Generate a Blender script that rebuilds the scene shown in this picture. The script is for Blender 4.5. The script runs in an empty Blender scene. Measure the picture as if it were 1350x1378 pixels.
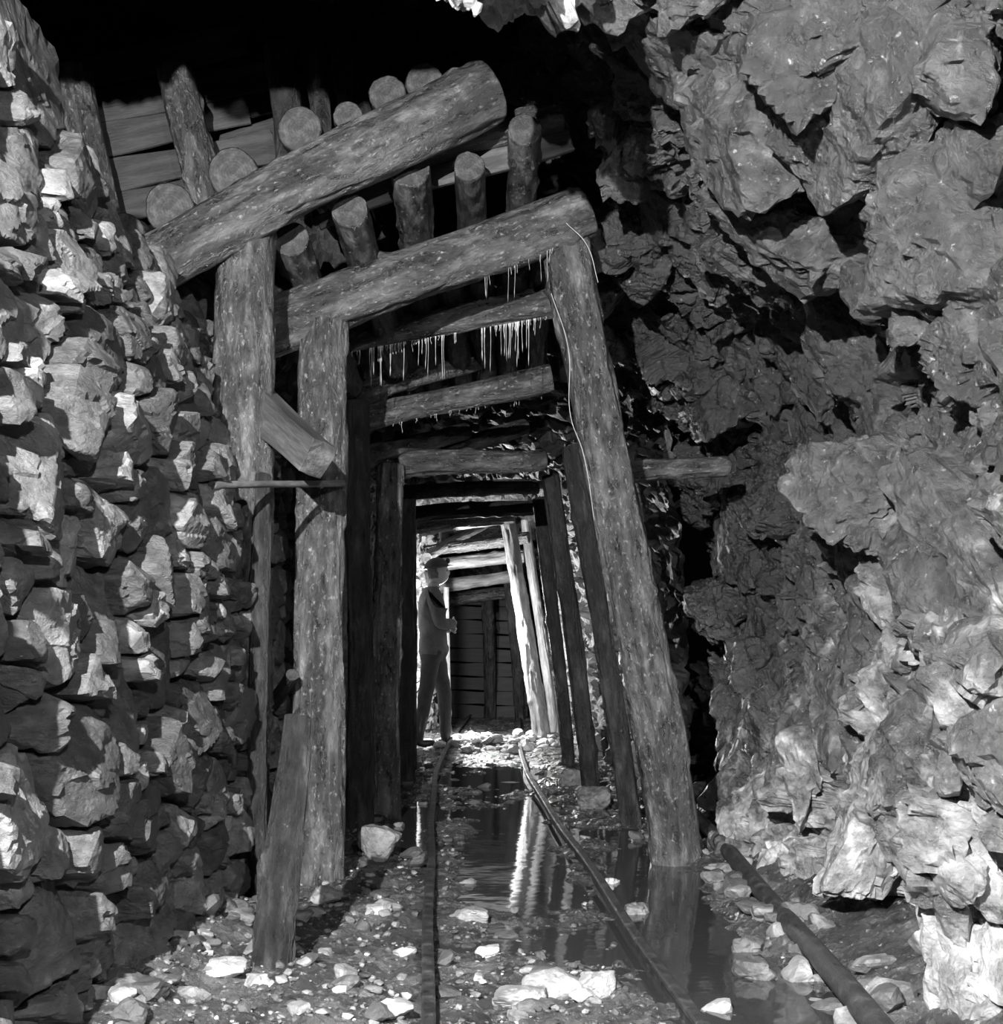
import bpy, math, random
import numpy as np
from mathutils import Vector, Matrix

random.seed(7); rng=np.random.default_rng(7)
F=1930.0; CX=675.0; HY=870.0; CAMH=0.95
def W(px,py,Y):
    return Vector(((px-CX)*Y/F, Y, CAMH+(HY-py)*Y/F))
def G(px,py,z=0.0):
    Y=F*(CAMH-z)/(py-HY)
    return Vector(((px-CX)*Y/F,Y,z))

# ---------------- numpy noise ----------------
def h3(ix,iy,iz,seed):
    n=(ix.astype(np.int64)*374761393+iy.astype(np.int64)*668265263+iz.astype(np.int64)*2147483647+seed*1274126177)&0xFFFFFFFF
    n=((n^(n>>13))*1274126177)&0xFFFFFFFF
    n=((n^(n>>16))*2246822519)&0xFFFFFFFF
    n=n^(n>>15)
    return (n&0xFFFFFF)/float(0xFFFFFF)
def vnoise(p,seed=0):
    i=np.floor(p).astype(np.int64); f=p-i; f=f*f*(3-2*f)
    r=0
    for dx in (0,1):
        wx=f[:,0] if dx else 1-f[:,0]
        for dy in (0,1):
            wy=f[:,1] if dy else 1-f[:,1]
            for dz in (0,1):
                wz=f[:,2] if dz else 1-f[:,2]
                r=r+wx*wy*wz*h3(i[:,0]+dx,i[:,1]+dy,i[:,2]+dz,seed)
    return r*2-1
RT=np.array(Matrix.Rotation(0.9,3,Vector((0.4,0.7,0.6)).normalized()))
def fbm(p,o=4,seed=0,g=0.5):
    a=1.0;r=0;q=np.array(p,dtype=float)
    for k in range(o):
        r=r+a*vnoise(q+k*17.3,seed+k); a*=g; q=(q*2.03)@RT
    return r
def facet(p,seed,tilt=1.0):
    """Blocky angular relief: every Voronoi cell has its own offset and tilt. returns (height, edge distance)"""
    i=np.floor(p).astype(np.int64)
    b=np.full(len(p),1e9); b2=np.full(len(p),1e9); h=np.zeros(len(p))
    for dx in (-1,0,1):
        for dy in (-1,0,1):
            for dz in (-1,0,1):
                cx,cy,cz=i[:,0]+dx,i[:,1]+dy,i[:,2]+dz
                qx=cx+h3(cx,cy,cz,seed); qy=cy+h3(cx,cy,cz,seed+1); qz=cz+h3(cx,cy,cz,seed+2)
                ex=p[:,0]-qx; ey=p[:,1]-qy; ez=p[:,2]-qz
                d=ex*ex+ey*ey+ez*ez
                hv=(h3(cx,cy,cz,seed+3)*2-1)+tilt*(ex*(h3(cx,cy,cz,seed+4)*2-1)+ey*(h3(cx,cy,cz,seed+5)*2-1)+ez*(h3(cx,cy,cz,seed+6)*2-1))
                m=d<b
                b2=np.where(m,b,np.minimum(b2,d)); h=np.where(m,hv,h); b=np.where(m,d,b)
    return h,np.sqrt(b2)-np.sqrt(b)
def blur(R,k):
    pad=((1,1),(0,0))+((0,0),)*(R.ndim-2); pad2=((0,0),(1,1))+((0,0),)*(R.ndim-2)
    for _ in range(k):
        A=np.pad(R,pad,'edge'); R=(A[:-2]+2*A[1:-1]+A[2:])/4
        A=np.pad(R,pad2,'edge'); R=(A[:,:-2]+2*A[:,1:-1]+A[:,2:])/4
    return R

# ---------------- mesh helpers ----------------
def link(o):
    bpy.context.scene.collection.objects.link(o); return o
def mesh_obj(name,V,Fc,mats,smooth=False,attr=None,midx=None,parent=None):
    me=bpy.data.meshes.new(name+"_mesh")
    V=np.asarray(V,dtype=np.float32)
    if isinstance(Fc,np.ndarray):
        k=Fc.shape[1]; n=len(Fc)
        me.vertices.add(len(V)); me.vertices.foreach_set("co",V.ravel())
        me.loops.add(n*k); me.loops.foreach_set("vertex_index",Fc.astype(np.int32).ravel())
        me.polygons.add(n); me.polygons.foreach_set("loop_start",np.arange(0,n*k,k,dtype=np.int32))
        me.polygons.foreach_set("loop_total",np.full(n,k,dtype=np.int32))
        me.update(calc_edges=True); me.validate()
    else:
        me.from_pydata([tuple(map(float,v)) for v in V],[],[tuple(int(a) for a in f) for f in Fc]); me.update()
    for m in (mats if isinstance(mats,(list,tuple)) else [mats]): me.materials.append(m)
    if midx is not None: me.polygons.foreach_set("material_index",np.asarray(midx,dtype=np.int32))
    me.polygons.foreach_set("use_smooth",np.full(len(me.polygons),smooth))
    if attr is not None:
        a=me.attributes.new("tone",'FLOAT','POINT'); a.data.foreach_set("value",np.asarray(attr,dtype=np.float32))
    o=link(bpy.data.objects.new(name,me))
    if parent: o.parent=parent
    return o
def grid_faces(nu,nv):
    a=np.arange(nu*nv).reshape(nu,nv)
    return np.stack([a[:-1,:-1].ravel(),a[1:,:-1].ravel(),a[1:,1:].ravel(),a[:-1,1:].ravel()],axis=1)
def grid_normals(P):
    du=np.gradient(P,axis=0); dv=np.gradient(P,axis=1)
    n=np.cross(du,dv); n/=np.linalg.norm(n,axis=2,keepdims=True)+1e-9
    return n
import bmesh
def ico(sub):
    bm=bmesh.new(); bmesh.ops.create_icosphere(bm,subdivisions=sub,radius=1.0)
    V=np.array([v.co[:] for v in bm.verts]); Fc=np.array([[v.index for v in f.verts] for f in bm.faces]); bm.free()
    return V/np.linalg.norm(V,axis=1,keepdims=True),Fc
ICO={k:ico(k) for k in (1,2,3,4,5,6)}
def stone_shape(dirs,planes,dist,p=16):
    dn=np.clip(dirs@planes.T,0,None)/dist[None,:]
    return (dn**p).sum(1)**(-1.0/p)
def free_stone(sub,seed,nf=11,p=24):
    r=np.random.default_rng(seed); D,Fc=ICO[sub]
    pl=r.normal(size=(nf,3)); pl/=np.linalg.norm(pl,axis=1,keepdims=True)
    pl=np.vstack([pl,np.eye(3),-np.eye(3)]); ds=r.uniform(0.6,1.0,len(pl)); ds[-6:]=1
    rr=stone_shape(D,pl,ds,p)
    V=D*rr[:,None]
    V=V+D*(0.05*fbm(V*2.5+seed,3,seed%97))[:,None]
    return V,Fc

# ---------------- materials (all neutral grey: black and white picture) ----------------
def base_mat(name):
    m=bpy.data.materials.new(name); m.use_nodes=True
    nt=m.node_tree; b=nt.nodes["Principled BSDF"]; return m,nt,b
def N(nt,t,**k):
    n=nt.nodes.new(t)
    for a,v in k.items(): setattr(n,a,v)
    return n
def ramp(nt,src,stops):
    r=N(nt,"ShaderNodeValToRGB"); cr=r.color_ramp
    while len(cr.elements)<len(stops): cr.elements.new(0.5)
    for e,(p,c) in zip(cr.elements,stops):
        e.position=p; e.color=(c,c,c,1)
    nt.links.new(src,r.inputs[0]); return r
def surf_mat(name,stops,scale=3.0,stretch=(1,1,1),rot=(0,0,0),rough=(0.45,0.8),bump=0.5,bscale=60,bdist=0.01,spec=0.5,tone=False,speck=None,detail=12,b2stretch=None,rings=False,ncon=1.0,patch=None):
    m,nt,b=base_mat(name); L=nt.links
    tc=N(nt,"ShaderNodeTexCoord"); mp=N(nt,"ShaderNodeMapping")
    mp.inputs["Scale"].default_value=stretch; mp.inputs["Rotation"].default_value=rot
    L.new(tc.outputs["Object"],mp.inputs[0])
    n1=N(nt,"ShaderNodeTexNoise"); n1.inputs["Scale"].default_value=scale; n1.inputs["Detail"].default_value=detail; n1.inputs["Roughness"].default_value=0.68
    L.new(mp.outputs[0],n1.inputs["Vector"])
    val=n1.outputs["Fac"]
    if ncon!=1.0:
        mc=N(nt,"ShaderNodeMath",operation='MULTIPLY_ADD'); L.new(val,mc.inputs[0]); mc.inputs[1].default_value=ncon; mc.inputs[2].default_value=0.5*(1-ncon); val=mc.outputs[0]
    if tone:
        at=N(nt,"ShaderNodeAttribute"); at.attribute_name="tone"
        mm=N(nt,"ShaderNodeMath",operation='ADD'); L.new(val,mm.inputs[0]); L.new(at.outputs["Fac"],mm.inputs[1]); val=mm.outputs[0]
    if rings:
        wv=N(nt,"ShaderNodeTexWave",wave_type='RINGS',rings_direction='Z'); wv.inputs["Scale"].default_value=28; wv.inputs["Distortion"].default_value=3.0
        L.new(tc.outputs["Object"],wv.inputs["Vector"])
        m2=N(nt,"ShaderNodeMath",operation='MULTIPLY_ADD'); L.new(wv.outputs["Fac"],m2.inputs[0]); m2.inputs[1].default_value=0.05; L.new(val,m2.inputs[2]); val=m2.outputs[0]
    r=ramp(nt,val,stops); col=r.outputs["Color"]
    n2=N(nt,"ShaderNodeTexNoise"); n2.inputs["Scale"].default_value=bscale; n2.inputs["Detail"].default_value=8; n2.inputs["Roughness"].default_value=0.7
    if b2stretch:
        mp2=N(nt,"ShaderNodeMapping"); mp2.inputs["Scale"].default_value=b2stretch; L.new(tc.outputs["Object"],mp2.inputs[0]); L.new(mp2.outputs[0],n2.inputs["Vector"])
    else: L.new(mp.outputs[0],n2.inputs["Vector"])
    if patch:   # dark wet / torn bark patches
        n3=N(nt,"ShaderNodeTexNoise"); n3.inputs["Scale"].default_value=patch[0]; n3.inputs["Detail"].default_value=8; n3.inputs["Roughness"].default_value=0.7
        L.new(mp.outputs[0],n3.inputs["Vector"])
        r3=ramp(nt,n3.outputs["Fac"],[(0.46,patch[1]),(0.55,1.0)])
        mp3=N(nt,"ShaderNodeMix",data_type='RGBA',blend_type='MULTIPLY'); mp3.inputs[0].default_value=1.0
        L.new(col,mp3.inputs[6]); L.new(r3.outputs[0],mp3.inputs[7]); col=mp3.outputs[2]
    if speck:
        r2=ramp(nt,n2.outputs["Fac"],[(speck[0],0.0),(speck[1],1.0)])
        mx=N(nt,"ShaderNodeMix",data_type='RGBA'); L.new(r2.outputs[0],mx.inputs[0]); L.new(col,mx.inputs[6]); mx.inputs[7].default_value=(speck[2],)*3+(1,)
        col=mx.outputs[2]
    L.new(col,b.inputs["Base Color"])
    mr=N(nt,"ShaderNodeMapRange"); mr.inputs[3].default_value=rough[0]; mr.inputs[4].default_value=rough[1]
    L.new(n1.outputs["Fac"],mr.inputs[0]); mr.inputs[1].default_value=0.35; mr.inputs[2].default_value=0.65
    L.new(mr.outputs[0],b.inputs["Roughness"])
    b.inputs["Specular IOR Level"].default_value=spec
    bp=N(nt,"ShaderNodeBump"); bp.inputs["Strength"].default_value=bump; bp.inputs["Distance"].default_value=bdist
    ad=N(nt,"ShaderNodeMath",operation='ADD'); L.new(n2.outputs["Fac"],ad.inputs[0]); L.new(n1.outputs["Fac"],ad.inputs[1])
    L.new(ad.outputs[0],bp.inputs["Height"]); L.new(bp.outputs[0],b.inputs["Normal"])
    return m

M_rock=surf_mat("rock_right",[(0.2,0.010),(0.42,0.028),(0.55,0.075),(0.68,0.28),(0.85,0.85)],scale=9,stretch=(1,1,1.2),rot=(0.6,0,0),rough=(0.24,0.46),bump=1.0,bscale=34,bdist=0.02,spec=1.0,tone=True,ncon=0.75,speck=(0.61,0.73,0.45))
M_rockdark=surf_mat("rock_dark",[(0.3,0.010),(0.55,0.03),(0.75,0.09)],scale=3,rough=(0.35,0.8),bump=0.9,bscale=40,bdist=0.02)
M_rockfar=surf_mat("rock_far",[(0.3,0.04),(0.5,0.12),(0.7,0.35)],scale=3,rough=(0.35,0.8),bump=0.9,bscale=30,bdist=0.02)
M_stone=surf_mat("wall_stone",[(0.25,0.022),(0.42,0.055),(0.58,0.125),(0.80,0.32)],scale=14,stretch=(1,1,1.8),rough=(0.40,0.7),bump=1.0,bscale=60,bdist=0.012,tone=True,ncon=0.7,speck=(0.63,0.75,0.30))
M_wood=surf_mat("pit_timber",[(0.3,0.012),(0.44,0.032),(0.55,0.075),(0.72,0.18)],scale=20,stretch=(1,1,0.35),rough=(0.22,0.5),bump=1.0,bscale=60,bdist=0.016,speck=(0.57,0.68,0.28),b2stretch=(1,1,0.6),spec=1.0,patch=(9,0.25))
M_wooddark=surf_mat("pit_timber_dark",[(0.3,0.008),(0.5,0.022),(0.62,0.05),(0.8,0.12)],scale=20,stretch=(1,1,0.35),rough=(0.3,0.6),bump=1.0,bscale=60,bdist=0.016,speck=(0.62,0.76,0.17),b2stretch=(1,1,0.6),patch=(9,0.4))
M_pale=surf_mat("pale_timber",[(0.3,0.05),(0.5,0.16),(0.7,0.35)],scale=14,stretch=(1,1,0.25),rough=(0.4,0.7),bump=0.7,bscale=70)  # paler tone for some far posts and caps, and for the bar
M_end=surf_mat("cut_end",[(0.3,0.012),(0.5,0.03),(0.7,0.08)],scale=25,rough=(0.5,0.8),bump=0.8,bscale=90,rings=True)
M_board=surf_mat("rough_board",[(0.3,0.015),(0.5,0.05),(0.7,0.15)],scale=8,stretch=(0.25,1,1.6),rough=(0.5,0.8),bump=0.9,bscale=50)
M_boardd=surf_mat("dark_board",[(0.3,0.008),(0.5,0.024),(0.7,0.07)],scale=8,stretch=(0.25,1,1.6),rough=(0.5,0.8),bump=0.9,bscale=50)
M_boardx=surf_mat("dimmed_board",[(0.3,0.008),(0.5,0.02),(0.7,0.05)],scale=8,stretch=(0.25,1,1.6),rough=(0.5,0.8),bump=0.9,bscale=50)  # end boards darkened in colour in place of weaker light on them
M_mud=surf_mat("wet_mud",[(0.3,0.012),(0.5,0.035),(0.62,0.09),(0.8,0.25)],scale=5,rough=(0.08,0.45),bump=1.0,bscale=50,bdist=0.02,speck=(0.58,0.66,0.32),spec=0.8)
M_peb=surf_mat("gravel_stone",[(0.0,0.025),(0.5,0.08),(0.8,0.25),(1.0,0.6)],scale=12,rough=(0.35,0.7),bump=0.6,bscale=80,tone=True)
M_iron=surf_mat("rusty_iron",[(0.3,0.008),(0.55,0.028),(0.75,0.09)],scale=14,rough=(0.35,0.7),bump=0.8,bscale=90,spec=0.5)
M_slime=surf_mat("white_fungus",[(0.3,0.25),(0.7,0.5)],scale=30,rough=(0.3,0.5),bump=0.2)
M_cloth=surf_mat("work_jacket",[(0.3,0.07),(0.7,0.16)],scale=12,rough=(0.8,0.95),bump=0.6,bscale=60,bdist=0.02)
M_trou=surf_mat("work_trousers",[(0.3,0.03),(0.7,0.07)],scale=12,rough=(0.8,0.95),bump=0.6,bscale=60,bdist=0.02)
M_skin=surf_mat("skin",[(0.3,0.32),(0.7,0.4)],scale=12,rough=(0.5,0.6),bump=0.1)
M_boot=surf_mat("rubber_boot",[(0.3,0.02),(0.7,0.04)],scale=12,rough=(0.3,0.5),bump=0.2)
M_hat=surf_mat("miner_cap",[(0.3,0.03),(0.7,0.06)],scale=12,rough=(0.4,0.6),bump=0.1)
M_eye=surf_mat("eye",[(0.3,0.02),(0.7,0.03)],scale=12,rough=(0.2,0.3),bump=0.0)
def water_mat():
    m,nt,b=base_mat("puddle_water"); L=nt.links
    b.inputs["Base Color"].default_value=(0.03,0.03,0.03,1); b.inputs["Roughness"].default_value=0.05; b.inputs["IOR"].default_value=1.33
    b.inputs["Specular IOR Level"].default_value=1.0
    tc=N(nt,"ShaderNodeTexCoord"); n=N(nt,"ShaderNodeTexNoise"); n.inputs["Scale"].default_value=7; n.inputs["Detail"].default_value=2
    L.new(tc.outputs["Object"],n.inputs["Vector"]); bp=N(nt,"ShaderNodeBump"); bp.inputs["Strength"].default_value=0.10; bp.inputs["Distance"].default_value=0.01
    L.new(n.outputs["Fac"],bp.inputs["Height"]); L.new(bp.outputs[0],b.inputs["Normal"]); return m
M_water=water_mat()

# ---------------- right rock face ----------------
def rock_relief(P,seed,big=0.13,mid=0.06,small=0.018,fine=0.006):
    p=P.reshape(-1,3)
    q=p@RT
    wv=np.stack([fbm(q*1.3,3,seed+50),fbm(q*1.3+9,3,seed+60),fbm(q*1.3+19,3,seed+70)],axis=1)
    h1,e1=facet((q+0.18*wv)*np.array([1.6,1.5,2.4]),seed,1.3)
    q2=q+0.07*wv
    h2,e2=facet(q2*np.array([4,3.6,6]),seed+11,1.4)
    h3_,e3=facet(q2*np.array([11,10,16]),seed+23,1.4)
    r=fbm(q*0.9,2,seed+80)*big*0.8+big*h1*0.8+mid*h2+small*h3_+fine*2*fbm(q*14,4,seed+90)
    r-=0.05*np.exp(-(e1/0.05)**2)+0.03*np.exp(-(e2/0.07)**2)
    return r.reshape(P.shape[:2])
def saw(s,k=0.82):
    f=s-np.floor(s)
    return np.where(f<k,f/k,(1-f)/(1-k))-0.5
def warp(p,seed,f,o=2): return np.stack([fbm(p*f,o,seed),fbm(p*f+9,o,seed+10),fbm(p*f+19,o,seed+20)],axis=1)
def bedding(p,seed):
    return np.interp(p[:,2],[0.2,1.4,2.4,3.2],[0.35,0.75,1.15,0.9])+0.45*fbm(p*0.55,2,seed+71)
def coarse_relief(P,seed):
    p=P.reshape(-1,3); y=p[:,1]; z=p[:,2]; q=p@RT
    wv=warp(p,seed+50,0.9); th=bedding(p,seed)
    u=np.cos(th)*(y-5)-np.sin(th)*(z-1.5)
    m1=np.clip(0.7+0.8*vnoise(p*1.1,seed+1),0.1,1.3)
    r=0.22*m1*saw(u/0.62+0.6*wv[:,0],0.84)
    h1,e1=facet((q+0.12*wv)*np.array([1.45,1.35,1.7]),seed,1.9)
    r+=0.13*h1+0.05*fbm(p*0.9,2,seed+80)-0.08*np.exp(-(e1/0.05)**2)
    return r.reshape(P.shape[:2])
def mid_relief(P,seed):
    p=P.reshape(-1,3); q=p@RT; wv=warp(p,seed+150,1.2)
    h2,e2=facet((q+0.04*wv)*np.array([3.6,3.3,4.6]),seed+11,2.2)
    return (0.055*h2).reshape(P.shape[:2])
def small_relief(P,seed):
    p=P.reshape(-1,3); q=p@RT
    h3_,e3=facet(q*np.array([9,8.2,13]),seed+23,2.2)
    h4,e4=facet(q*np.array([22,20,30]),seed+33,2.0)
    return (0.020*h3_+0.007*h4).reshape(P.shape[:2])
def smooth_profile(pts,n):
    pts=np.array(pts,float)
    for _ in range(3):
        a=pts[:-1]*0.75+pts[1:]*0.25; b=pts[:-1]*0.25+pts[1:]*0.75
        pts=np.vstack([pts[:1],np.stack([a,b],1).reshape(-1,2),pts[-1:]])
    d=np.r_[0,np.cumsum(np.linalg.norm(np.diff(pts,axis=0),axis=1))]
    t=np.linspace(0,d[-1],n)
    return np.stack([np.interp(t,d,pts[:,0]),np.interp(t,d,pts[:,1])],1)
def nrm(P,k,ref,base=None,mix=0.5):
    n=blur(grid_normals(P)*ref,k)
    if base is not None: n=n*(1-mix)+base*mix
    n/=np.linalg.norm(n,axis=2,keepdims=True)+1e-9
    return n

nu,nv=1000,640
prof=smooth_profile([(1.17,-0.25),(1.22,0.0),(1.32,0.6),(1.40,1.2),(1.34,1.8),(1.12,2.3),(0.80,2.7),(0.48,3.0),(0.30,3.5),(0.25,4.2)],nv)
ys=1.6+(9.3-1.6)*np.linspace(0,1,nu)**1.25
P=np.zeros((nu,nv,3)); P[:,:,0]=prof[None,:,0]; P[:,:,2]=prof[None,:,1]; P[:,:,1]=ys[:,None]
P[:,:,0]-=0.10*np.clip((ys[:,None]-6.0)/3,0,1)
P[:,:,0]+=0.04
n=grid_normals(P); ref=1.0 if n[nu//2,nv//3,0]<0 else -1.0; n=n*ref
def bump(y,z,sy,sz): return np.exp(-((P[:,:,1]-y)/sy)**2-((P[:,:,2]-z)/sz)**2)
rec=bump(6.9,2.05,1.1,0.5); calm=1-0.6*rec
R=blur(coarse_relief(P,3),3)*calm+0.20*bump(4.9,1.3,0.6,0.4)-0.24*bump(6.8,2.05,1.0,0.5)+0.05*bump(4.6,0.4,0.8,0.5)-0.05
foot_=np.clip((0.45-P[:,:,2])/0.4,0,1)*np.clip(1-(P[:,:,1]-3)/5,0,1)
R=np.where(R>0.08,0.08+(R-0.08)*(1-0.75*foot_),R)
P1=P+n*R[:,:,None]
PC=P1.copy(); NC=nrm(P1,14,ref,n,0.4)
P1=P1+nrm(P1,8,ref,n)*(blur(mid_relief(P1,3),2)*calm)[:,:,None]
P2=P1+nrm(P1,5,ref,n)*(small_relief(P1,3)*(0.4+0.6*calm))[:,:,None]
Vv=P2.reshape(-1,3)
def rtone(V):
    t=0.16*np.clip((1.0-V[:,2])/0.9,-0.5,1)-0.08*np.clip((V[:,1]-5.5)/1.5,0,1)  # low rock paler by quartz and to stand for its brighter light
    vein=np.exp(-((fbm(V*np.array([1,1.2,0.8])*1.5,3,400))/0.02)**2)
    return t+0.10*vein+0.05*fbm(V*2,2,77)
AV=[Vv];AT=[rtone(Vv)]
q=grid_faces(nu,nv); AF=[np.vstack([q[:,[0,1,2]],q[:,[0,2,3]]])]; off=len(Vv)
placed=[]
rb=random.Random(5)
def add_block(c,s,nn,jit=0.3,dims=None,sink=0.10):
    global off
    placed.append((c,s)); th=float(bedding(c[None,:],3)[0])
    a=np.array([0,-math.sin(th),-math.cos(th)]); a-=nn*a.dot(nn); a/=np.linalg.norm(a)
    b=np.cross(nn,a)
    Rm=np.stack([a,b,nn],1)@np.array(Matrix.Rotation(rb.gauss(0,jit),3,'X')@Matrix.Rotation(rb.gauss(0,jit),3,'Y')@Matrix.Rotation(rb.gauss(0,jit),3,'Z'))
    sub=5 if s>0.15 else (4 if s>0.06 else 3)
    sd=len(placed)
    r=np.random.default_rng(sd); D,Fc=ICO[sub]
    nf=9; pl=r.normal(size=(nf,3)); pl/=np.linalg.norm(pl,axis=1,keepdims=True)
    pl=np.vstack([pl,np.eye(3),-np.eye(3)]); pl[-6:]+=r.normal(size=(6,3))*0.22; pl/=np.linalg.norm(pl,axis=1,keepdims=True)
    ds=np.r_[r.uniform(0.72,1.0,nf),r.uniform(0.75,1.0,6)]
    V=D*stone_shape(D,pl,ds,120)[:,None]
    if dims is None: dims=np.array([s*rb.uniform(1.0,1.8),s*rb.uniform(0.55,0.95),s*rb.uniform(0.5,0.85)])
    V=V*dims
    hf,_=facet((V@RT)*np.array([1,1.1,1.5])*9+sd*1.7,sd%40,1.8); hf2,_=facet((V@RT)*24+sd*0.7,sd%40+5,1.8)
    V=V+D*((0.013*hf+0.004*hf2)*min(1,s/0.11))[:,None]
    Q=V@Rm.T+c-nn*s*sink
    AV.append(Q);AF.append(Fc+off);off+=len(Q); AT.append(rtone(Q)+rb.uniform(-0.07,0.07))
nb_=np.array([-0.93,-0.36,0.05]); nb_/=np.linalg.norm(nb_)
add_block(np.array([1.24,4.85,1.50]),0.20,nb_,0.2,np.array([0.24,0.19,0.17]),0.0)
sizes=[0.26]*40+[0.17]*190+[0.11]*520+[0.07]*1250+[0.045]*1000
for s in sizes:
    for tr in range(14):
        i=rb.randrange(10,nu-10); j=rb.randrange(30,nv-60)
        c=PC[i,j]
        if c[1]<2.6 or c[1]>8.3: continue
        den=0.7 if c[2]<0.9 else 1.0
        if rec[i,j]>0.45: den*=0.25
        if s>0.2 and (c[2]<0.9): continue
        if rb.random()>den: continue
        if any((c[0]-a[0])**2+(c[1]-a[1])**2+(c[2]-a[2])**2<((s+b)*0.58)**2 for a,b in placed): continue
        add_block(c,s,NC[i,j])
        break
print("blocks",len(placed),off)
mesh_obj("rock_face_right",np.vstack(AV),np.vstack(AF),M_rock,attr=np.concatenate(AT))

# ---------------- tunnel rock shell beyond the first sets ----------------
def shell(name,fn,y0,y1,nu,nv,mat,seed,amp=1.0):
    ys=np.linspace(y0,y1,nu); P=np.zeros((nu,nv,3))
    for i,y in enumerate(ys):
        pr=smooth_profile(fn(y),nv); P[i,:,0]=pr[:,0]; P[i,:,2]=pr[:,1]; P[i,:,1]=y
    n=grid_normals(P)
    R=rock_relief(P,seed,0.06*amp,0.035*amp,0.012,0.004)
    return mesh_obj(name,(P+n*R[:,:,None]).reshape(-1,3),grid_faces(nu,nv),mat)
ip=lambda y,a,b: float(np.interp(y,a,b))
def ceilz(y): return ip(y,[7.3,9,12,20],[2.85,2.5,2.35,2.3])
xr=lambda y: ip(y,[8,10,13.5,19],[1.15,1.0,0.74,0.64])
xl=lambda y: ip(y,[7,12,13.8,14.6,15.2,17,19],[-1.2,-1.08,-1.05,-0.95,-0.80,-0.80,-0.95])
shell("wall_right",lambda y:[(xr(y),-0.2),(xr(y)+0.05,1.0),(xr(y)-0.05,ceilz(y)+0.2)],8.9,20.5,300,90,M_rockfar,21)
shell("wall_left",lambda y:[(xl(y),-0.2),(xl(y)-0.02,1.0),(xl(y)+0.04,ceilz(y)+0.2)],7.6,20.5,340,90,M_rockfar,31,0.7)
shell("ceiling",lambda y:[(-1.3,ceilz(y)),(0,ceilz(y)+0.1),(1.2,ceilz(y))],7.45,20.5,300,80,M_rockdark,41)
nu,nv=90,90
uu,vv=np.meshgrid(np.linspace(-1.3,1.2,nu),np.linspace(-0.3,2.6,nv),indexing='ij')
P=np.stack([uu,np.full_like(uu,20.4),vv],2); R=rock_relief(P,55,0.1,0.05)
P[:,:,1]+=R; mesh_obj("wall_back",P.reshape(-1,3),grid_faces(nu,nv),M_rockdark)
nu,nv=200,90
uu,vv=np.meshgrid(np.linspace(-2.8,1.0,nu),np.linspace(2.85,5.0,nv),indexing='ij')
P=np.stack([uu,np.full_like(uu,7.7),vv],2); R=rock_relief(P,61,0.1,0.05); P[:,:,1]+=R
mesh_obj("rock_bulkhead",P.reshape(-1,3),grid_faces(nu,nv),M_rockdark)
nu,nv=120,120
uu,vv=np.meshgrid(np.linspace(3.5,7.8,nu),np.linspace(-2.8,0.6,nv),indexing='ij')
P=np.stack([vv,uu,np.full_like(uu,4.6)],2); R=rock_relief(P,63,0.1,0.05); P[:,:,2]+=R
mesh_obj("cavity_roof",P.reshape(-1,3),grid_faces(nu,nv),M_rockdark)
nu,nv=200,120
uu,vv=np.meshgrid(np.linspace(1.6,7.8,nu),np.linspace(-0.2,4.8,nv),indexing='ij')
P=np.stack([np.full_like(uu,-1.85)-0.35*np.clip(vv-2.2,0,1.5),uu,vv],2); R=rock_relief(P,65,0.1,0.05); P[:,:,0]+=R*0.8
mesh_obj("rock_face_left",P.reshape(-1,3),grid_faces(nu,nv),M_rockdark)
LZ=2.94
nu,nv=240,240
xs=np.linspace(-2.3,0.42,nu)
pth=smooth_profile([(1.2,LZ+0.05),(2.6,LZ),(3.4,LZ-0.02),(3.65,LZ+0.15),(3.75,LZ+0.8),(3.8,4.7)],nv)
P=np.zeros((nu,nv,3)); P[:,:,0]=xs[:,None]; P[:,:,1]=pth[None,:,0]; P[:,:,2]=pth[None,:,1]
R=rock_relief(P,71,0.05,0.03,0.015,0.005)
n=grid_normals(P); n=n if n[nu//2,20,2]<0 else -n
P=P+n*R[:,:,None]
mesh_obj("rock_lip",P.reshape(-1,3),grid_faces(nu,nv),M_rock,attr=np.full(nu*nv,0.05))

# ---------------- stones ----------------
V,Fc=free_stone(6,77,14); V=V*np.array([0.24,0.42,0.42])
V=V+(V/np.linalg.norm(V,axis=1,keepdims=True))*rock_relief(V.reshape(-1,1,3)*2.0,88,0.05,0.035,0.012,0.004)
V+=np.array([0.0,3.95,3.02])
mesh_obj("hanging_rock",V,Fc,M_rock,attr=np.full(len(V),0.2))

# dry stone wall : packed cells on the (Y,Z) plane of the wall
AN=1.4
def topz(y): return 2.30+0.09*math.sin(y*2.1)+0.05*math.sin(y*5.3+1)
pts=[];rad=[]
tries=0
while tries<30000:
    tries+=1
    y=random.uniform(1.5,7.9); z=random.uniform(-0.2,2.6)
    if z>topz(y): continue
    r=random.choice([0.09,0.115,0.14,0.17]) if tries<5000 else random.choice([0.05,0.065,0.08,0.1])
    if y<4.2 and tries<500: r=random.choice([0.16,0.2])
    ok=True
    for (a,b),c in zip(pts,rad):
        d=math.hypot(y-a,(z-b)*AN)
        if d<(r+c)*0.84: ok=False;break
    if ok: pts.append((y,z)); rad.append(r)
pts=np.array(pts); rad=np.array(rad)
print("stones",len(pts))
S=np.stack([pts[:,0],pts[:,1]*AN],1)
def wallx(y,z): return np.interp(z,[0,0.7,1.5,2.0,2.6],[-1.00,-0.98,-1.03,-1.17,-1.33])+0.03*np.sin(y*1.7)
AV=[];AF=[];AT=[];off=0
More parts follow.
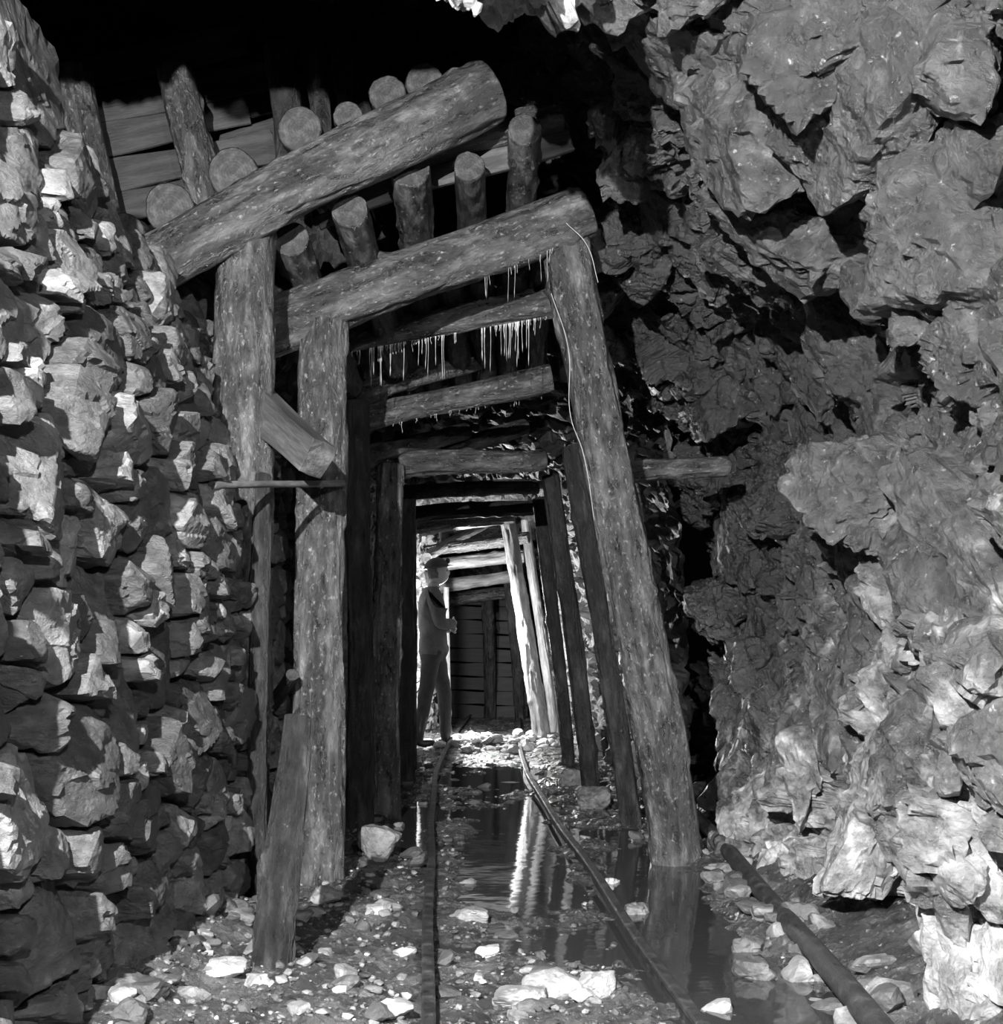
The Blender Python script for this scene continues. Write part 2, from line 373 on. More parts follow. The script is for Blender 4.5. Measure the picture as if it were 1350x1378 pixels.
for i in range(len(pts)):
    d=S-S[i]; dd=np.hypot(d[:,0],d[:,1]); nb=np.argsort(dd)[1:14]
    pl=[];ds=[]
    for j in nb:
        w=0.5+0.5*(rad[i]**2-rad[j]**2)/dd[j]**2; w=min(max(w,0.25),0.75)
        tx=random.uniform(0.0,0.20); v=Vector((tx,d[j,0]/dd[j],d[j,1]/dd[j])).normalized()
        pl.append(tuple(v)); ds.append(max(dd[j]*w-0.004-random.random()*0.011,0.02))
    fr=rad[i]*0.45+0.035
    for k in range(3):
        v=Vector((1.0,random.gauss(0,0.24)-0.08,random.gauss(0,0.22)+0.06)).normalized(); pl.append(tuple(v)); ds.append(fr*random.uniform(0.95,1.05))
    pl.append((-1,0,0)); ds.append(0.16)
    for k in range(3):
        v=Vector((random.uniform(0.3,0.9),random.gauss(0,1),random.gauss(0,1))).normalized(); pl.append(tuple(v)); ds.append(rad[i]*random.uniform(0.95,1.3))
    ds.append(rad[i]*2.0); pl.append((0,0,1)); ds.append(rad[i]*2.0); pl.append((0,0,-1))
    sub=5 if (rad[i]>0.09 and pts[i,0]<4.6) else (4 if pts[i,0]<6.2 else 3)
    D,Fc=ICO[sub]
    rr=stone_shape(D,np.array(pl),np.array(ds),80)
    V=D*rr[:,None]
    cx=0.03-fr+random.uniform(-0.035,0.04)
    ctr=np.array([wallx(pts[i,0],pts[i,1])+cx+0.02,S[i,0],S[i,1]])
    Q=V+ctr
    hf,ef=facet((Q@RT)*np.array([8,8,15])+i*3.1,i%50,1.6)
    nn=0.003*fbm(Q*7,3,5)+0.003*fbm(Q*30,3,6)+0.0065*hf
    Q=Q+D*nn[:,None]
    Q[:,2]/=AN
    AV.append(Q);AF.append(Fc+off);off+=len(Q);AT.append(np.full(len(Q),random.uniform(-0.13,0.15)))
mesh_obj("dry_stone_wall",np.vstack(AV),np.vstack(AF),M_stone,attr=np.concatenate(AT))
nu,nv=120,60
uu,vv=np.meshgrid(np.linspace(1.4,8.0,nu),np.linspace(-0.2,2.2,nv),indexing='ij')
P=np.stack([wallx(uu,vv)-0.07+0*uu,uu,vv],2); P[:,:,0]+=0.02*fbm(P.reshape(-1,3)*6,3,8).reshape(nu,nv)
mesh_obj("wall_gap_backing",P.reshape(-1,3),grid_faces(nu,nv),M_rockdark)  # added dark sheet behind the stones for the shade in the gaps

# ---------------- floor ----------------
def gz(x,y):
    x=np.asarray(x,float);y=np.asarray(y,float)
    p=np.stack([x.ravel(),y.ravel(),np.zeros(x.size)],1)
    z=0.026*fbm(p*2.2,3,91)+0.018*fbm(p*9,4,92)+0.007*fbm(p*40,3,93)
    x_=x.ravel();y_=y.ravel()
    g=lambda a,b,sa,sb: np.exp(-((x_-a)/sa)**4-((y_-b)/sb)**4)
    z+=-0.045*g(0.06,6.2,0.22,1.5)-0.06*g(0.62,5.2,0.2,1.7)-0.035*g(-0.1,9.7,0.4,1.6)-0.04*g(-0.5,7.8,0.12,1.0)
    z+=0.03*g(-0.7,4.2,0.35,1.0)+0.01*g(0.1,3.9,0.5,0.7)+0.002
    z+=0.10*np.clip((-x_-0.78)/0.3,0,1)+0.12*np.clip((x_-0.98)/0.3,0,1)
    z+=0.05*g(0.1,14.2,0.8,0.9)*(0.6+0.4*fbm(p*5,2,94))
    return z.reshape(x.shape)
def railx(y): return np.interp(y,[1.8,3.65,8,10.8,13,17.5,19],[-0.10,-0.19,-0.39,-0.49,-0.49,-0.45,-0.4])
nx,ny=400,1050
xs=np.linspace(-1.5,1.6,nx); ys=1.8+(20.6-1.8)*np.linspace(0,1,ny)**1.9
uu,vv=np.meshgrid(xs,ys,indexing='ij'); zz=gz(uu,vv)
rx=railx(vv)
near=np.exp(-((uu-rx)/0.06)**2)+np.exp(-((uu-rx-0.66)/0.06)**2)
zz=np.where(zz>0.012,zz-(zz-0.012)*np.clip(near,0,1),zz)
mesh_obj("floor",np.stack([uu,vv,zz],2).reshape(-1,3),grid_faces(nx,ny),M_mud)
uu,vv=np.meshgrid(np.linspace(-0.95,0.98,12),np.linspace(2,20,40),indexing='ij')
mesh_obj("puddle_water",np.stack([uu,vv,np.full_like(uu,-0.008)],2).reshape(-1,3),grid_faces(12,40),M_water,smooth=True)

def scatter(name,count,fn,sizes,mat,sub=2,tonef=None,sink=0.25):
    AV=[];AF=[];AT=[];off=0
    lib=[free_stone(sub,s) for s in range(100,124)]
    xy=[fn() for _ in range(count)]
    zs=gz(np.array([a[0] for a in xy]),np.array([a[1] for a in xy]))
    for (x,y),z in zip(xy,zs):
        V,Fc=random.choice(lib); s=sizes()
        m=np.array(Matrix.Rotation(random.uniform(0,6.28),3,'Z')@Matrix.Rotation(random.uniform(-0.5,0.5),3,'X'))
        Q=(V*np.array([s,s*random.uniform(0.7,1),s*random.uniform(0.45,0.75)]))@m.T
        Q=Q+np.array([x,y,float(z)+s*sink]); AV.append(Q);AF.append(Fc+off);off+=len(Q)
        AT.append(np.full(len(Q),tonef()))
    return mesh_obj(name,np.vstack(AV),np.vstack(AF),mat,attr=np.concatenate(AT))
def gf():
    while True:
        y=3.3+(random.random()**1.8)*8; x=random.uniform(-0.95,0.95)
        r=float(railx(y))
        if min(abs(x-r),abs(x-r-0.66))<0.05: continue
        if 4.9<y<8.3 and -0.2<x<0.3 and random.random()<0.92: continue
        if 3.8<y<7 and 0.45<x<0.85 and random.random()<0.95: continue
        if x>0.3 and random.random()<0.5: continue
        return x,y
tn=lambda: random.choice([random.uniform(-0.3,0.1),random.uniform(-0.2,0.15),random.uniform(0.0,0.4)])
scatter("gravel",2900,gf,lambda:0.005+0.014*random.random()**2.5,M_peb,1,tn)
scatter("floor_rubble",250,gf,lambda:0.016+0.034*random.random()**2,M_peb,3,tn)
scatter("rubble_pile",120,lambda:(random.uniform(-0.6,0.5),random.gauss(13.9,0.6)),lambda:0.03+0.05*random.random(),M_peb,2,lambda:random.uniform(0.1,0.5))
scatter("wall_foot_rubble",170,lambda:(random.choice([-1,1])*random.uniform(0.85,1.05),random.uniform(3.3,8)),lambda:0.02+0.05*random.random()**1.5,M_peb,3,lambda:random.uniform(-0.25,0.2))
def rock(px,py,wpx,hr,tone,seed,name="fallen_rock"):
    g=G(px,py); s=wpx/2*g.y/F*1.1
    V,Fc=free_stone(4,seed); V=V*np.array([s,s*0.85,s*hr]); z=float(gz(np.array([g.x]),np.array([g.y]))[0])
    hf,_=facet(V*30,seed,1.0); V=V+V/np.linalg.norm(V,axis=1,keepdims=True)*(0.004*hf)[:,None]
    o=mesh_obj(name,V,Fc,M_peb,attr=np.full(len(V),tone)); o.location=(g.x,g.y,max(z,-0.02)+s*hr*0.5)
for a in [(510,1158,62,0.75,0.15,1),(745,1335,78,0.65,0.25,2),(803,1340,48,0.8,0.3,3),(700,1350,66,0.5,0.25,4),(795,1085,46,0.8,0.05,5),(765,1060,32,0.9,0.0,6),(655,1285,30,0.6,0.4,7),(630,1240,46,0.4,0.2,8),(305,1340,45,0.6,0.3,9),(350,1345,38,0.6,0.3,10),(1020,1310,60,0.6,0.0,12),(1190,1345,60,0.5,0.15,13),(440,1225,38,0.7,0.15,14),(820,1185,28,0.5,0.35,15),(860,1225,34,0.6,0.1,16),(545,1290,28,0.5,0.3,17),(1010,1275,45,0.7,0.0,18),(510,1240,30,0.6,0.3,19)]: rock(*a)

# ---------------- timber ----------------
def timber(name,p0,p1,r0,r1,mat=None,seed=None,bend=0.012,squash=1.0,bark=0.0075,parent=None,seg=60,knots=5,endmat=None):
    mat=mat or M_wood
    seed=seed if seed is not None else random.randint(0,9999); r=np.random.default_rng(seed)
    p0=Vector(p0);p1=Vector(p1); L=(p1-p0).length; nr=max(12,int(L/0.013))
    if bark>0.007: bark=bark*min(1,max(r0,r1)/0.1)
    t=np.linspace(0,1,nr); a=np.linspace(0,2*np.pi,seg,endpoint=False)
    T,A=np.meshgrid(t,a,indexing='ij')
    R=r0+(r1-r0)*T
    p=np.stack([np.cos(A).ravel()*1.0,np.sin(A).ravel()*1.0,(T*L).ravel()],1)+seed*0.37
    R=R*(1+0.05*fbm(p*np.array([0.8,0.8,1.6]),2,seed%91).reshape(T.shape))
    fine=bark*(0.9*fbm(p*np.array([3.5,3.5,5]),4,seed%83+1)).reshape(T.shape)
    bk=fbm(p*np.array([1.6,1.6,2.6]),4,seed%71+2).reshape(T.shape)
    fine=fine+bark*0.7*np.clip(bk*9,-1,1)
    de=np.minimum(T,1-T)*L
    R=R+fine*np.clip(0.35+de/0.05,0,1)
    for k in range(knots):
        kt,ka=r.uniform(0.05,0.95),r.uniform(0,2*np.pi); da=np.angle(np.exp(1j*(A-ka)))
        R=R+0.20*r0*np.exp(-((T-kt)*L/0.035)**2-(da*r0/0.028)**2)
    bx=bend*np.sin(np.pi*T*r.uniform(0.8,1.6)+r.uniform(0,1)); by=bend*np.sin(np.pi*T*r.uniform(0.8,1.6)+r.uniform(0,1))
    zt=T*L; zt[0]+=0.006*np.sin(a*2+seed); zt[-1]+=0.006*np.cos(a+seed)
    V=np.stack([np.cos(A)*R+bx,np.sin(A)*R*squash+by,zt],2)
    idx=np.arange(nr*seg).reshape(nr,seg)
    n2=np.roll(idx,-1,axis=1)
    Fq=np.stack([idx[:-1].ravel(),n2[:-1].ravel(),n2[1:].ravel(),idx[1:].ravel()],1).tolist()
    mi=[0]*len(Fq); VV=V.reshape(-1,3).tolist()
    for e,ri in ((0,0),(1,nr-1)):
        ring=idx[ri]; c=V[ri].mean(0); prev=ring
        for f_ in (0.95,0.5):
            st=len(VV)
            for q in V[ri]:
                w=c+(q-c)*f_; w[2]+=(0.003 if e else -0.003); VV.append(w.tolist())
            cur=np.arange(st,st+seg)
            for k in range(seg):
                k2=(k+1)%seg; q=(prev[k],prev[k2],cur[k2],cur[k]); q=q if e else q[::-1]; Fq.append(q); mi.append(1 if f_<0.8 else 0)
            prev=cur
        st=len(VV); VV.append(c.tolist())
        for k in range(seg):
            k2=(k+1)%seg; q=(prev[k],prev[k2],st); q=q if e else q[::-1]; Fq.append(q); mi.append(1)
    me=bpy.data.meshes.new(name+"_mesh"); me.from_pydata(VV,[],[tuple(int(x) for x in f) for f in Fq]); me.update()
    me.materials.append(mat); me.materials.append(endmat or M_end)
    me.polygons.foreach_set("material_index",mi); me.polygons.foreach_set("use_smooth",[m==0 for m in mi])
    o=link(bpy.data.objects.new(name,me)); o.location=p0
    o.rotation_mode='QUATERNION'; o.rotation_quaternion=(p1-p0).to_track_quat('Z','Y')
    if parent: o.parent=parent
    return o
def foot(px,py,d=0.06):
    g=G(px,py); g.z=-d; return g
timber("timber_post",foot(324,1215),W(328,308,5.6),0.115,0.118,seed=11)
timber("timber_post",foot(432,1185),W(437,432,6.1),0.105,0.098,seed=12)
timber("timber_post",foot(482,1115),W(482,540,7.4),0.07,0.06,M_wooddark,seed=13)
timber("timber_post",foot(519,1098),W(523,625,8.2),0.085,0.078,seed=14)
timber("timber_post",foot(543,1060),W(547,655,9.6),0.07,0.065,M_wooddark,seed=15)
timber("timber_post",foot(552,1032),W(554,685,11.2),0.04,0.04,M_wooddark,seed=16)
timber("timber_post",foot(912,1158),W(764,305,6.3),0.116,0.100,seed=21,bend=0.02)
timber("timber_post",foot(852,1112),W(770,600,7.7),0.055,0.05,M_wooddark,seed=22)
timber("timber_post",foot(796,1070),W(742,640,8.9),0.06,0.055,M_wooddark,seed=23)
timber("timber_post",foot(765,1032),W(728,670,11.0),0.05,0.05,M_wooddark,seed=24)
timber("timber_post",foot(733,1000),W(681,690,14.6),0.085,0.075,M_pale,seed=25)
timber("timber_post",foot(747,988),W(708,700,15.6),0.05,0.05,M_pale,seed=26)
timber("timber_post",foot(700,970),W(684,760,17.5),0.07,0.065,M_wooddark,seed=27)
timber("timber_post",foot(659,965),W(657,800,18.6),0.08,0.075,M_wooddark,seed=28)
timber("timber_post",foot(602,986),W(602,790,15.8),0.03,0.03,M_pale,seed=29)
timber("roof_cap_log",W(152,388,5.35),W(655,118,5.75),0.108,0.12,seed=31,bend=0.02)
timber("roof_cap_log",W(352,452,6.05),W(785,282,6.3),0.115,0.112,seed=32,bend=0.02)
timber("roof_cap_log",W(462,458,6.95),W(758,405,6.8),0.072,0.07,seed=33,bend=0.012)
timber("roof_cap_log",W(462,540,7.5),W(640,482,7.9),0.06,0.055,M_wood,seed=34)
timber("roof_cap_log",W(484,566,7.55),W(742,506,7.45),0.065,0.068,seed=35)
timber("roof_cap_log",W(488,620,8.0),W(625,578,8.8),0.055,0.05,M_wood,seed=36)
timber("roof_cap_log",W(600,612,8.8),W(705,575,9.2),0.055,0.055,M_wood,seed=37)
timber("roof_cap_log",W(535,628,8.3),W(732,616,8.6),0.07,0.065,seed=38)
timber("roof_cap_log",W(548,664,9.6),W(722,655,9.9),0.05,0.05,seed=39)
timber("roof_cap_log",W(555,692,11.2),W(722,682,11.2),0.06,0.055,M_wooddark,seed=40)
timber("roof_cap_log",W(560,712,13.2),W(690,694,13.3),0.07,0.065,seed=41)
timber("roof_cap_log",W(562,745,15.2),W(712,722,14.8),0.06,0.06,seed=42)
timber("roof_cap_log",W(566,765,15.8),W(705,748,15.8),0.07,0.07,M_pale,seed=43)
timber("roof_cap_log",W(566,795,17.0),W(700,772,17.0),0.08,0.07,M_pale,seed=44)
timber("roof_cap_log",W(590,812,18.4),W(705,792,18.4),0.08,0.08,seed=45)
timber("roof_cap_log",W(575,750,14.6),W(660,700,16.4),0.05,0.05,M_pale,seed=46)
def lag(px,py,r,Y0=5.6,L=1.7,dx=0.0,dz=-0.05,mat=None,seed=None):
    a=W(px,py,Y0); timber("lagging_pole",a,a+Vector((dx,L,dz)),r,r*0.95,mat or M_wooddark,seed=seed,bend=0.006)
for i,(px,py,r,y0,dx) in enumerate([(392,322,0.072,5.75,0.05),(472,284,0.07,5.7,0.05),(552,228,0.078,5.75,0.0),(632,226,0.064,5.8,0.0),(708,174,0.066,5.8,-0.02)]):
    lag(px,py,r,y0,1.7,dx,-0.28,M_wood if i!=3 else None,seed=50+i)
for i,(px,py,r,y0) in enumerate([(168,314,0.075,5.45),(228,282,0.095,5.5),(314,234,0.095,5.55),(404,174,0.085,5.6),(470,158,0.06,5.75),(522,128,0.075,5.7),(572,112,0.075,5.75)]):
    lag(px,py,r,y0,1.6,0.0,0.10,M_wooddark,seed=70+i)
for i in range(7):
    a=W(480+i*42,402-i*9,6.6); timber("lagging_pole",a,a+Vector((random.uniform(-.05,.05),1.9,-0.22)),0.06,0.055,M_wooddark,seed=130+i,bend=0.006)
for i,(a,b,c,d,r) in enumerate([(100,90,140,330,0.085),(238,90,285,310,0.085),(378,60,392,240,0.07),(420,60,432,200,0.05),(468,70,480,210,0.07)]):
    timber("brattice_pole",W(c,d,6.55),W(a,b,6.55),r,r*0.95,M_wood if i<2 else M_wooddark,seed=90+i)
def board(name,p0,p1,w,th,up=Vector((0,0,1)),mat=None,seed=0,parent=None):
    p0=Vector(p0);p1=Vector(p1);L=(p1-p0).length; x=(p1-p0).normalized(); y=x.cross(up).normalized(); z=x.cross(y).normalized()*-1
    nL=max(8,int(L/0.04))
    prof=[(-w/2,-th/2),(-w/4,-th/2),(0,-th/2),(w/4,-th/2),(w/2,-th/2),(w/2,0),(w/2,th/2),(w/4,th/2),(0,th/2),(-w/4,th/2),(-w/2,th/2),(-w/2,0)]
    V=[];Fq=[];k=len(prof)
    for i in range(nL+1):
        t=i/nL
        for (a,b) in prof:
            jag=0.012*math.sin(a*90+seed) if i in(0,nL) else 0
            e=0.96 if abs(a)==w/2 and abs(b)==th/2 else 1
            V.append((t*L+jag,b*e+0.15*th*math.sin(t*L*3+a*30+seed)*0.3,a*e+0.008*math.sin(t*L*7+seed+ (3 if a>0 else 0))))
    for i in range(nL):
        for j in range(k):
            j2=(j+1)%k; Fq.append((i*k+j,i*k+j2,(i+1)*k+j2,(i+1)*k+j))
    Fq.append(tuple(range(k))[::-1]); Fq.append(tuple(range(nL*k,nL*k+k)))
    o=mesh_obj(name,V,Fq,mat or M_board,parent=parent)
    bv=o.modifiers.new("bevel",'BEVEL'); bv.width=0.004; bv.limit_method='ANGLE'; bv.segments=2
    o.matrix_world=Matrix(((x.x,y.x,z.x,p0.x),(x.y,y.y,z.y,p0.y),(x.z,y.z,z.z,p0.z),(0,0,0,1)))
    return o
lagw=link(bpy.data.objects.new("board_lagging",None))
for i in range(7):
    yy=70+i*48
    board("board_%d"%(i+1),W(60,yy+40,6.8),W(330+(i%2)*40,yy-18,6.95),0.155,0.025,seed=i,parent=lagw,mat=M_boardd)
for i in range(3):
    board("board_%d"%(i+8),W(300,150+i*50,7.0),W(520,90+i*50,7.05),0.15,0.025,seed=20+i,parent=lagw,mat=M_boardd)
timber("split_slab",W(440,245,5.95),W(752,158,6.05),0.12,0.10,M_wood,seed=101,squash=0.5)
board("roof_plank",W(485,268,5.98),W(765,188,6.1),0.10,0.04,seed=31)
board("roof_plank",W(430,300,6.0),W(560,245,6.05),0.07,0.03,seed=32)
board("squared_timber",W(292,500,5.75),W(428,618,5.3),0.15,0.12,up=Vector((0.3,0,1)),mat=M_board,seed=41)
timber("iron_bar",W(286,654,4.72),W(460,650,5.9),0.013,0.014,M_pale,seed=110,bend=0.002,bark=0.001,seg=14,knots=0)
timber("side_strut",W(838,640,6.9),W(975,628,7.1),0.052,0.05,M_wood,seed=111)
timber("thin_prop",foot(350,1225),W(353,640,5.3),0.035,0.03,M_wooddark,seed=112)
timber("split_stake",foot(368,1325),W(397,965,4.35),0.06,0.045,M_wooddark,seed=113,squash=0.45,bark=0.01)
timber("leaning_offcut",foot(330,1085)+Vector((0.12,-1.4,0.35)),W(392,905,5.7),0.03,0.025,M_wooddark,seed=114)
br=link(bpy.data.objects.new("end_brattice",None))
for i in range(9):
    z=0.05+i*0.19
    board("board_%d"%(i+1),(-0.8,19.3,z+0.03),(0.62,19.3,z),0.18,0.03,seed=60+i,parent=br,mat=M_boardx)

def threads(name,specs):
    V=[];Fq=[]
    for (p,L,r) in specs:
        n=6; st=len(V); dx=random.uniform(-0.003,0.003)
        for i in range(n+1):
            t=i/n; rr=r*(1-0.75*t)+(r*1.5 if i==0 else 0)+ (r*0.6 if i==n-1 else 0)
            for k in range(5):
                a=k*1.2566; V.append((p.x+dx*math.sin(t*5)+rr*math.cos(a),p.y+rr*math.sin(a),p.z-L*t))
        for i in range(n):
            for k in range(5):
                k2=(k+1)%5; Fq.append((st+i*5+k,st+i*5+k2,st+(i+1)*5+k2,st+(i+1)*5+k))
        Fq.append(tuple(st+n*5+k for k in range(5)))
    mesh_obj(name,V,Fq,M_slime,smooth=True)
sp=[]
for i in range(100):
    px=random.choice([random.uniform(475,735),random.gauss(540,35),random.gauss(690,18)])
    px=min(max(px,474),738); t=(px-462)/296
    sp.append((W(px,458-53*t+17,6.93-0.15*t),random.choice([0.02,0.03,0.05,0.08,0.2])*random.uniform(0.6,1.1),random.uniform(0.001,0.002)))
threads("fungus_threads",sp)
sp=[]
for i in range(22):
    px=random.uniform(640,745); t=(px-352)/433
    sp.append((W(px,452-170*t+32,6.2),random.choice([0.03,0.06,0.16])*random.uniform(0.6,1.2),random.uniform(0.0008,0.0014)))
threads("fungus_threads",sp)
sp=[]
for i in range(26):
    px=random.uniform(500,730); t=(px-484)/258
    sp.append((W(px,566-60*t+15,7.5),random.choice([0.02,0.03,0.05])*random.uniform(0.6,1.2),random.uniform(0.001,0.0016)))
threads("fungus_threads",sp)
def tube(name,pts,r,mat):
    cu=bpy.data.curves.new(name+"_curve",'CURVE'); cu.dimensions='3D'; cu.bevel_depth=r; cu.bevel_resolution=3; cu.use_fill_caps=True
    s=cu.splines.new('BEZIER'); s.bezier_points.add(len(pts)-1)
    for b,p in zip(s.bezier_points,pts): b.co=p; b.handle_left_type=b.handle_right_type='AUTO'
    cu.materials.append(mat); return link(bpy.data.objects.new(name,cu))
tube("hanging_root",[W(742,395,6.15),W(765,470,6.1),W(768,560,6.12),W(785,610,6.1),W(800,700,6.15)],0.0012,M_slime)
tube("hanging_root",[W(762,300,6.15),W(790,330,6.1),W(805,380,6.12)],0.0012,M_slime)

# ---------------- rails & pipe ----------------
def rail(name,gauge):
    prof=[(-0.03,0),(0.03,0),(0.03,0.006),(0.006,0.012),(0.006,0.045),(0.018,0.05),(0.018,0.062),(0.012,0.066),(-0.012,0.066),(-0.018,0.062),(-0.018,0.05),(-0.006,0.045),(-0.006,0.012),(-0.03,0.006)]
    ys=np.linspace(2.0,19,240); V=[];Fq=[];k=len(prof)
    xs=railx(ys); ker=np.ones(31)/31; xs=np.convolve(np.pad(xs,15,'edge'),ker,'valid')+gauge
    for i,(x,y) in enumerate(zip(xs,ys)):
        dz=0.004*math.sin(y*1.7+gauge*5)
        for a,b in prof: V.append((x+a+0.004*math.sin(y*2.3+gauge),y,b-0.018+dz))
    for i in range(len(ys)-1):
        for j in range(k):
            j2=(j+1)%k; Fq.append((i*k+j,i*k+j2,(i+1)*k+j2,(i+1)*k+j))
    Fq.append(tuple(range(k))[::-1]); Fq.append(tuple(range((len(ys)-1)*k,len(ys)*k)))
    return mesh_obj(name,V,Fq,M_iron)
rail("mine_rail",0.0); rail("mine_rail",0.66)
pp=[Vector((0.84,2.6,0.06)),Vector((0.90,3.65,0.055)),Vector((0.955,5.2,0.05)),Vector((1.0,6.6,0.06)),Vector((1.02,8.2,0.06))]
pipe=link(bpy.data.objects.new("water_pipe",None))
o=tube("pipe_run",pp,0.034,M_iron); o.parent=pipe
for k in (3,):
    d=(pp[k+1]-pp[k-1]).normalized()
    timber("pipe_coupling",pp[k]-d*0.04,pp[k]+d*0.05,0.044,0.044,M_iron,seed=5,bend=0,bark=0.001,knots=0,parent=pipe,endmat=M_iron)
for y in (9.2,10.1,11.2,12.4,13.6):
    x=float(railx(y)); board("sleeper",(x-0.1,y,-0.045),(x+0.76,y+0.03,-0.045),0.06,0.16,seed=int(y*10),mat=M_boardd)

# ---------------- miner ----------------
def skin_mesh(verts,edges,radii,root=0,sub=2):
    me=bpy.data.meshes.new("tmp"); me.from_pydata(verts,edges,[]); ob=link(bpy.data.objects.new("tmp",me))
    ob.modifiers.new("s",'SKIN')
    for i,r in enumerate(radii):
        sv=me.skin_vertices[0].data[i]; sv.radius=r if isinstance(r,tuple) else (r,r); sv.use_root=(i==root)
    ss=ob.modifiers.new("u",'SUBSURF'); ss.levels=sub; ss.render_levels=sub
    dg=bpy.context.evaluated_depsgraph_get(); ev=ob.evaluated_get(dg); m2=bpy.data.meshes.new_from_object(ev)
    V=np.array([v.co[:] for v in m2.vertices]); Fq=[tuple(p.vertices) for p in m2.polygons]
    bpy.data.objects.remove(ob,do_unlink=True); return V,Fq
miner=link(bpy.data.objects.new("miner",None))
# local: faces +X, left = +Y
vs=[(0,0,0.95),(0.0,0,1.08),(-0.01,0,1.25),(-0.02,0,1.40),(0.0,0,1.50),(0.03,0,1.57),
    (0.03,0.08,0.88),(0.13,0.10,0.50),(0.15,0.11,0.11),(0.14,0.11,0.05),(0.30,0.12,0.04),
    (-0.03,-0.08,0.88),(-0.09,-0.10,0.50),(-0.16,-0.11,0.11),(-0.17,-0.11,0.05),(0.0,-0.13,0.04),
    (-0.02,0.18,1.42),(0.02,0.27,1.15),(0.19,0.06,1.12),
    (-0.02,-0.18,1.42),(0.02,-0.27,1.15),(0.19,-0.06,1.17)]
ed=[(0,1),(1,2),(2,3),(3,4),(4,5),(0,6),(6,7),(7,8),(8,9),(9,10),(0,11),(11,12),(12,13),(13,14),(14,15),(3,16),(16,17),(17,18),(3,19),(19,20),(20,21)]
rd=[(0.14,0.16),(0.14,0.16),(0.145,0.18),(0.135,0.17),(0.07,0.075),(0.055,0.058),
    0.11,0.075,0.06,0.055,0.045, 0.11,0.075,0.06,0.055,0.045, 0.085,0.068,0.048, 0.085,0.068,0.048]
V,Fq=skin_mesh(vs,ed,rd)
fz=V[:,2]
fold=0.012*fbm(V*np.array([8,8,14]),3,7)
cen=np.stack([V[:,0]*0,V[:,1]*0,fz],1); dr=(V-cen); dr[:,2]=0; ln=np.linalg.norm(dr,axis=1,keepdims=True)+1e-6
V=V+dr/ln*fold[:,None]
hem=np.exp(-((fz-0.92)/0.06)**2)*(np.abs(V[:,1])<0.3)*(fz>0.88); V=V+dr/ln*(0.022*hem)[:,None]
mi=[]
for f in Fq:
    z=np.mean([V[i][2] for i in f])
    mi.append(3 if z>1.515 else (2 if z<0.30 else (1 if z<0.89 else 0)))
mesh_obj("body",V,Fq,[M_cloth,M_trou,M_boot,M_skin],smooth=True,midx=mi,parent=miner)
for sgn,wr_ in ((1,(0.19,0.06,1.12)),(-1,(0.19,-0.06,1.17))):
    d=Vector((0.01,-0.11*sgn,0.0)); w=Vector(wr_)
    hv=[tuple(w),tuple(w+d*0.35),tuple(w+d*0.75)]; he=[(0,1),(1,2)]; hr=[0.028,(0.04,0.022),(0.042,0.02)]
    for k in range(4):
        b0=w+d*0.8+Vector((0.0,0,0.033-0.022*k)); st=len(hv); ll=[0.85,1.0,0.92,0.72][k]
        hv+= [tuple(b0),tuple(b0+Vector((0.012,-0.032*sgn*ll,-0.004))),tuple(b0+Vector((-0.008,-0.055*sgn*ll,-0.01)))]
        he+=[(2,st),(st,st+1),(st+1,st+2)]; hr+=[0.0105,0.0095,0.008]
    st=len(hv); hv+=[tuple(w+d*0.45+Vector((0,0,0.04))),tuple(w+d*0.75+Vector((0.01,0,0.062)))]; he+=[(1,st),(st,st+1)]; hr+=[0.012,0.01]
    Vh,Fh=skin_mesh(hv,he,hr); mesh_obj("hand_%s"%("left" if sgn>0 else "right"),Vh,Fh,M_skin,smooth=True,parent=miner)
D,Fc=ICO[4]
H=D*np.array([0.098,0.076,0.122])
gx=lambda c,s:np.exp(-(((D-np.array(c)/np.linalg.norm(c))**2).sum(1))/s**2)
H[:,0]+=0.026*gx((1,0,-0.12),0.16)-0.010*gx((1,0.35,0.05),0.18)-0.010*gx((1,-0.35,0.05),0.18)+0.007*gx((1,0,0.28),0.35)+0.012*gx((1,0,-0.75),0.3)+0.006*gx((1,0,-0.42),0.15)
H[:,1]*=1-0.22*np.clip(-D[:,2],0,1)
for s in (1,-1): H[:,1]+=s*0.016*gx((-0.05,s,-0.05),0.16)
head=mesh_obj("head",H,Fc,[M_skin,M_cloth],smooth=True,midx=[1 if (D[f,0].mean()<-0.15 and D[f,2].mean()>-0.45) else 0 for f in Fc],parent=miner)
hp=Matrix.Translation((0.045,0,1.655))@Matrix.Rotation(math.radians(-8),4,'Y'); head.matrix_local=hp
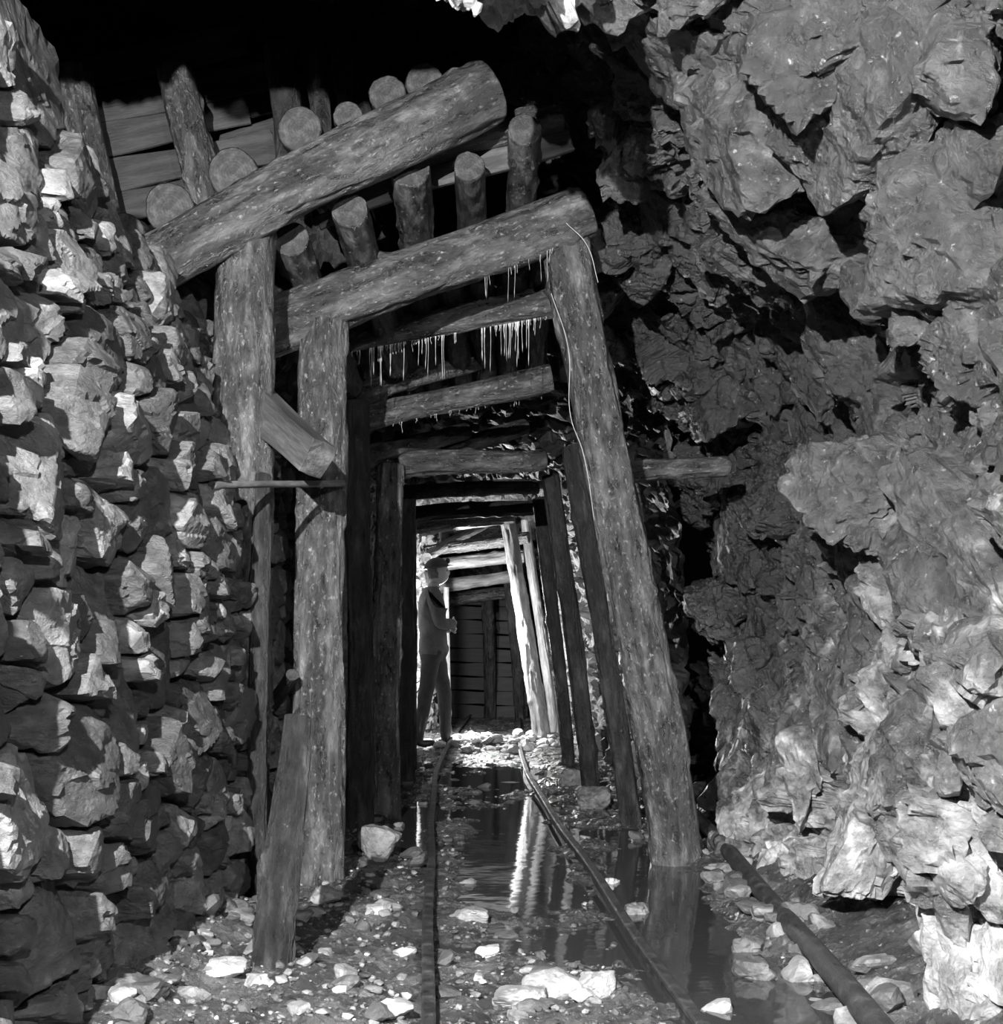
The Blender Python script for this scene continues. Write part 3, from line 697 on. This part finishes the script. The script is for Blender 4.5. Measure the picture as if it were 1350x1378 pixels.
for s in (1,-1):
    e=mesh_obj("eye_%s"%("left" if s>0 else "right"),ICO[2][0]*0.011,ICO[2][1],M_eye,smooth=True,parent=miner); e.matrix_local=hp@Matrix.Translation((0.083,0.03*s,0.005))
D5=ICO[4][0]; cap=D5*np.array([0.118,0.098,0.095]); cap[:,2]=np.where(cap[:,2]<0,cap[:,2]*0.12,cap[:,2])
br_=np.clip(1-np.abs(D5[:,2])/0.16,0,1)*(D5[:,2]<0.12); cap[:,0]+=np.where(D5[:,0]>0,0.055*br_*D5[:,0],0.012*br_*D5[:,0]); cap[:,1]+=0.012*br_*D5[:,1]
c=mesh_obj("cap",cap,ICO[4][1],M_hat,smooth=True,parent=miner); c.matrix_local=hp@Matrix.Translation((-0.005,0,0.045))
lamp=mesh_obj("cap_lamp",ICO[3][0]*np.array([0.022,0.028,0.028]),ICO[3][1],M_iron,smooth=True,parent=miner); lamp.matrix_local=hp@Matrix.Translation((0.112,0,0.095))
miner.location=(-0.65,13.6,0.0); miner.rotation_euler=(0,0,math.radians(14))

# ---------------- lights ----------------
def flash(name,loc,power,r):
    l=bpy.data.lights.new(name,'POINT'); l.energy=power; l.shadow_soft_size=r; l.color=(1,1,1)
    o=link(bpy.data.objects.new(name,l)); o.location=loc; return o
flash("fill_light",(-0.85,0.0,2.35),3900,0.02)
flash("fill_light",(0.72,-1.3,2.05),800,0.025)  # added fill to brighten the left wall, no known bulb stands here
flash("fill_light",(-0.60,14.25,1.1),420,0.04)
w=bpy.data.worlds.new("world"); bpy.context.scene.world=w; w.use_nodes=True
w.node_tree.nodes["Background"].inputs[0].default_value=(0.5,0.5,0.5,1); w.node_tree.nodes["Background"].inputs[1].default_value=0.0012

# ---------------- camera ----------------
cam=bpy.data.cameras.new("camera"); co=link(bpy.data.objects.new("camera",cam))
co.location=(0,0,CAMH); co.rotation_euler=(math.pi/2,0,0)
cam.sensor_fit='HORIZONTAL'; cam.sensor_width=36; cam.lens=F/1350*36; cam.shift_y=(HY-689)/1350
cam.clip_start=0.05
bpy.context.scene.camera=co
try:
    bpy.context.scene.view_settings.view_transform='Standard'
    bpy.context.scene.view_settings.look='None'
except Exception as e: print(e)
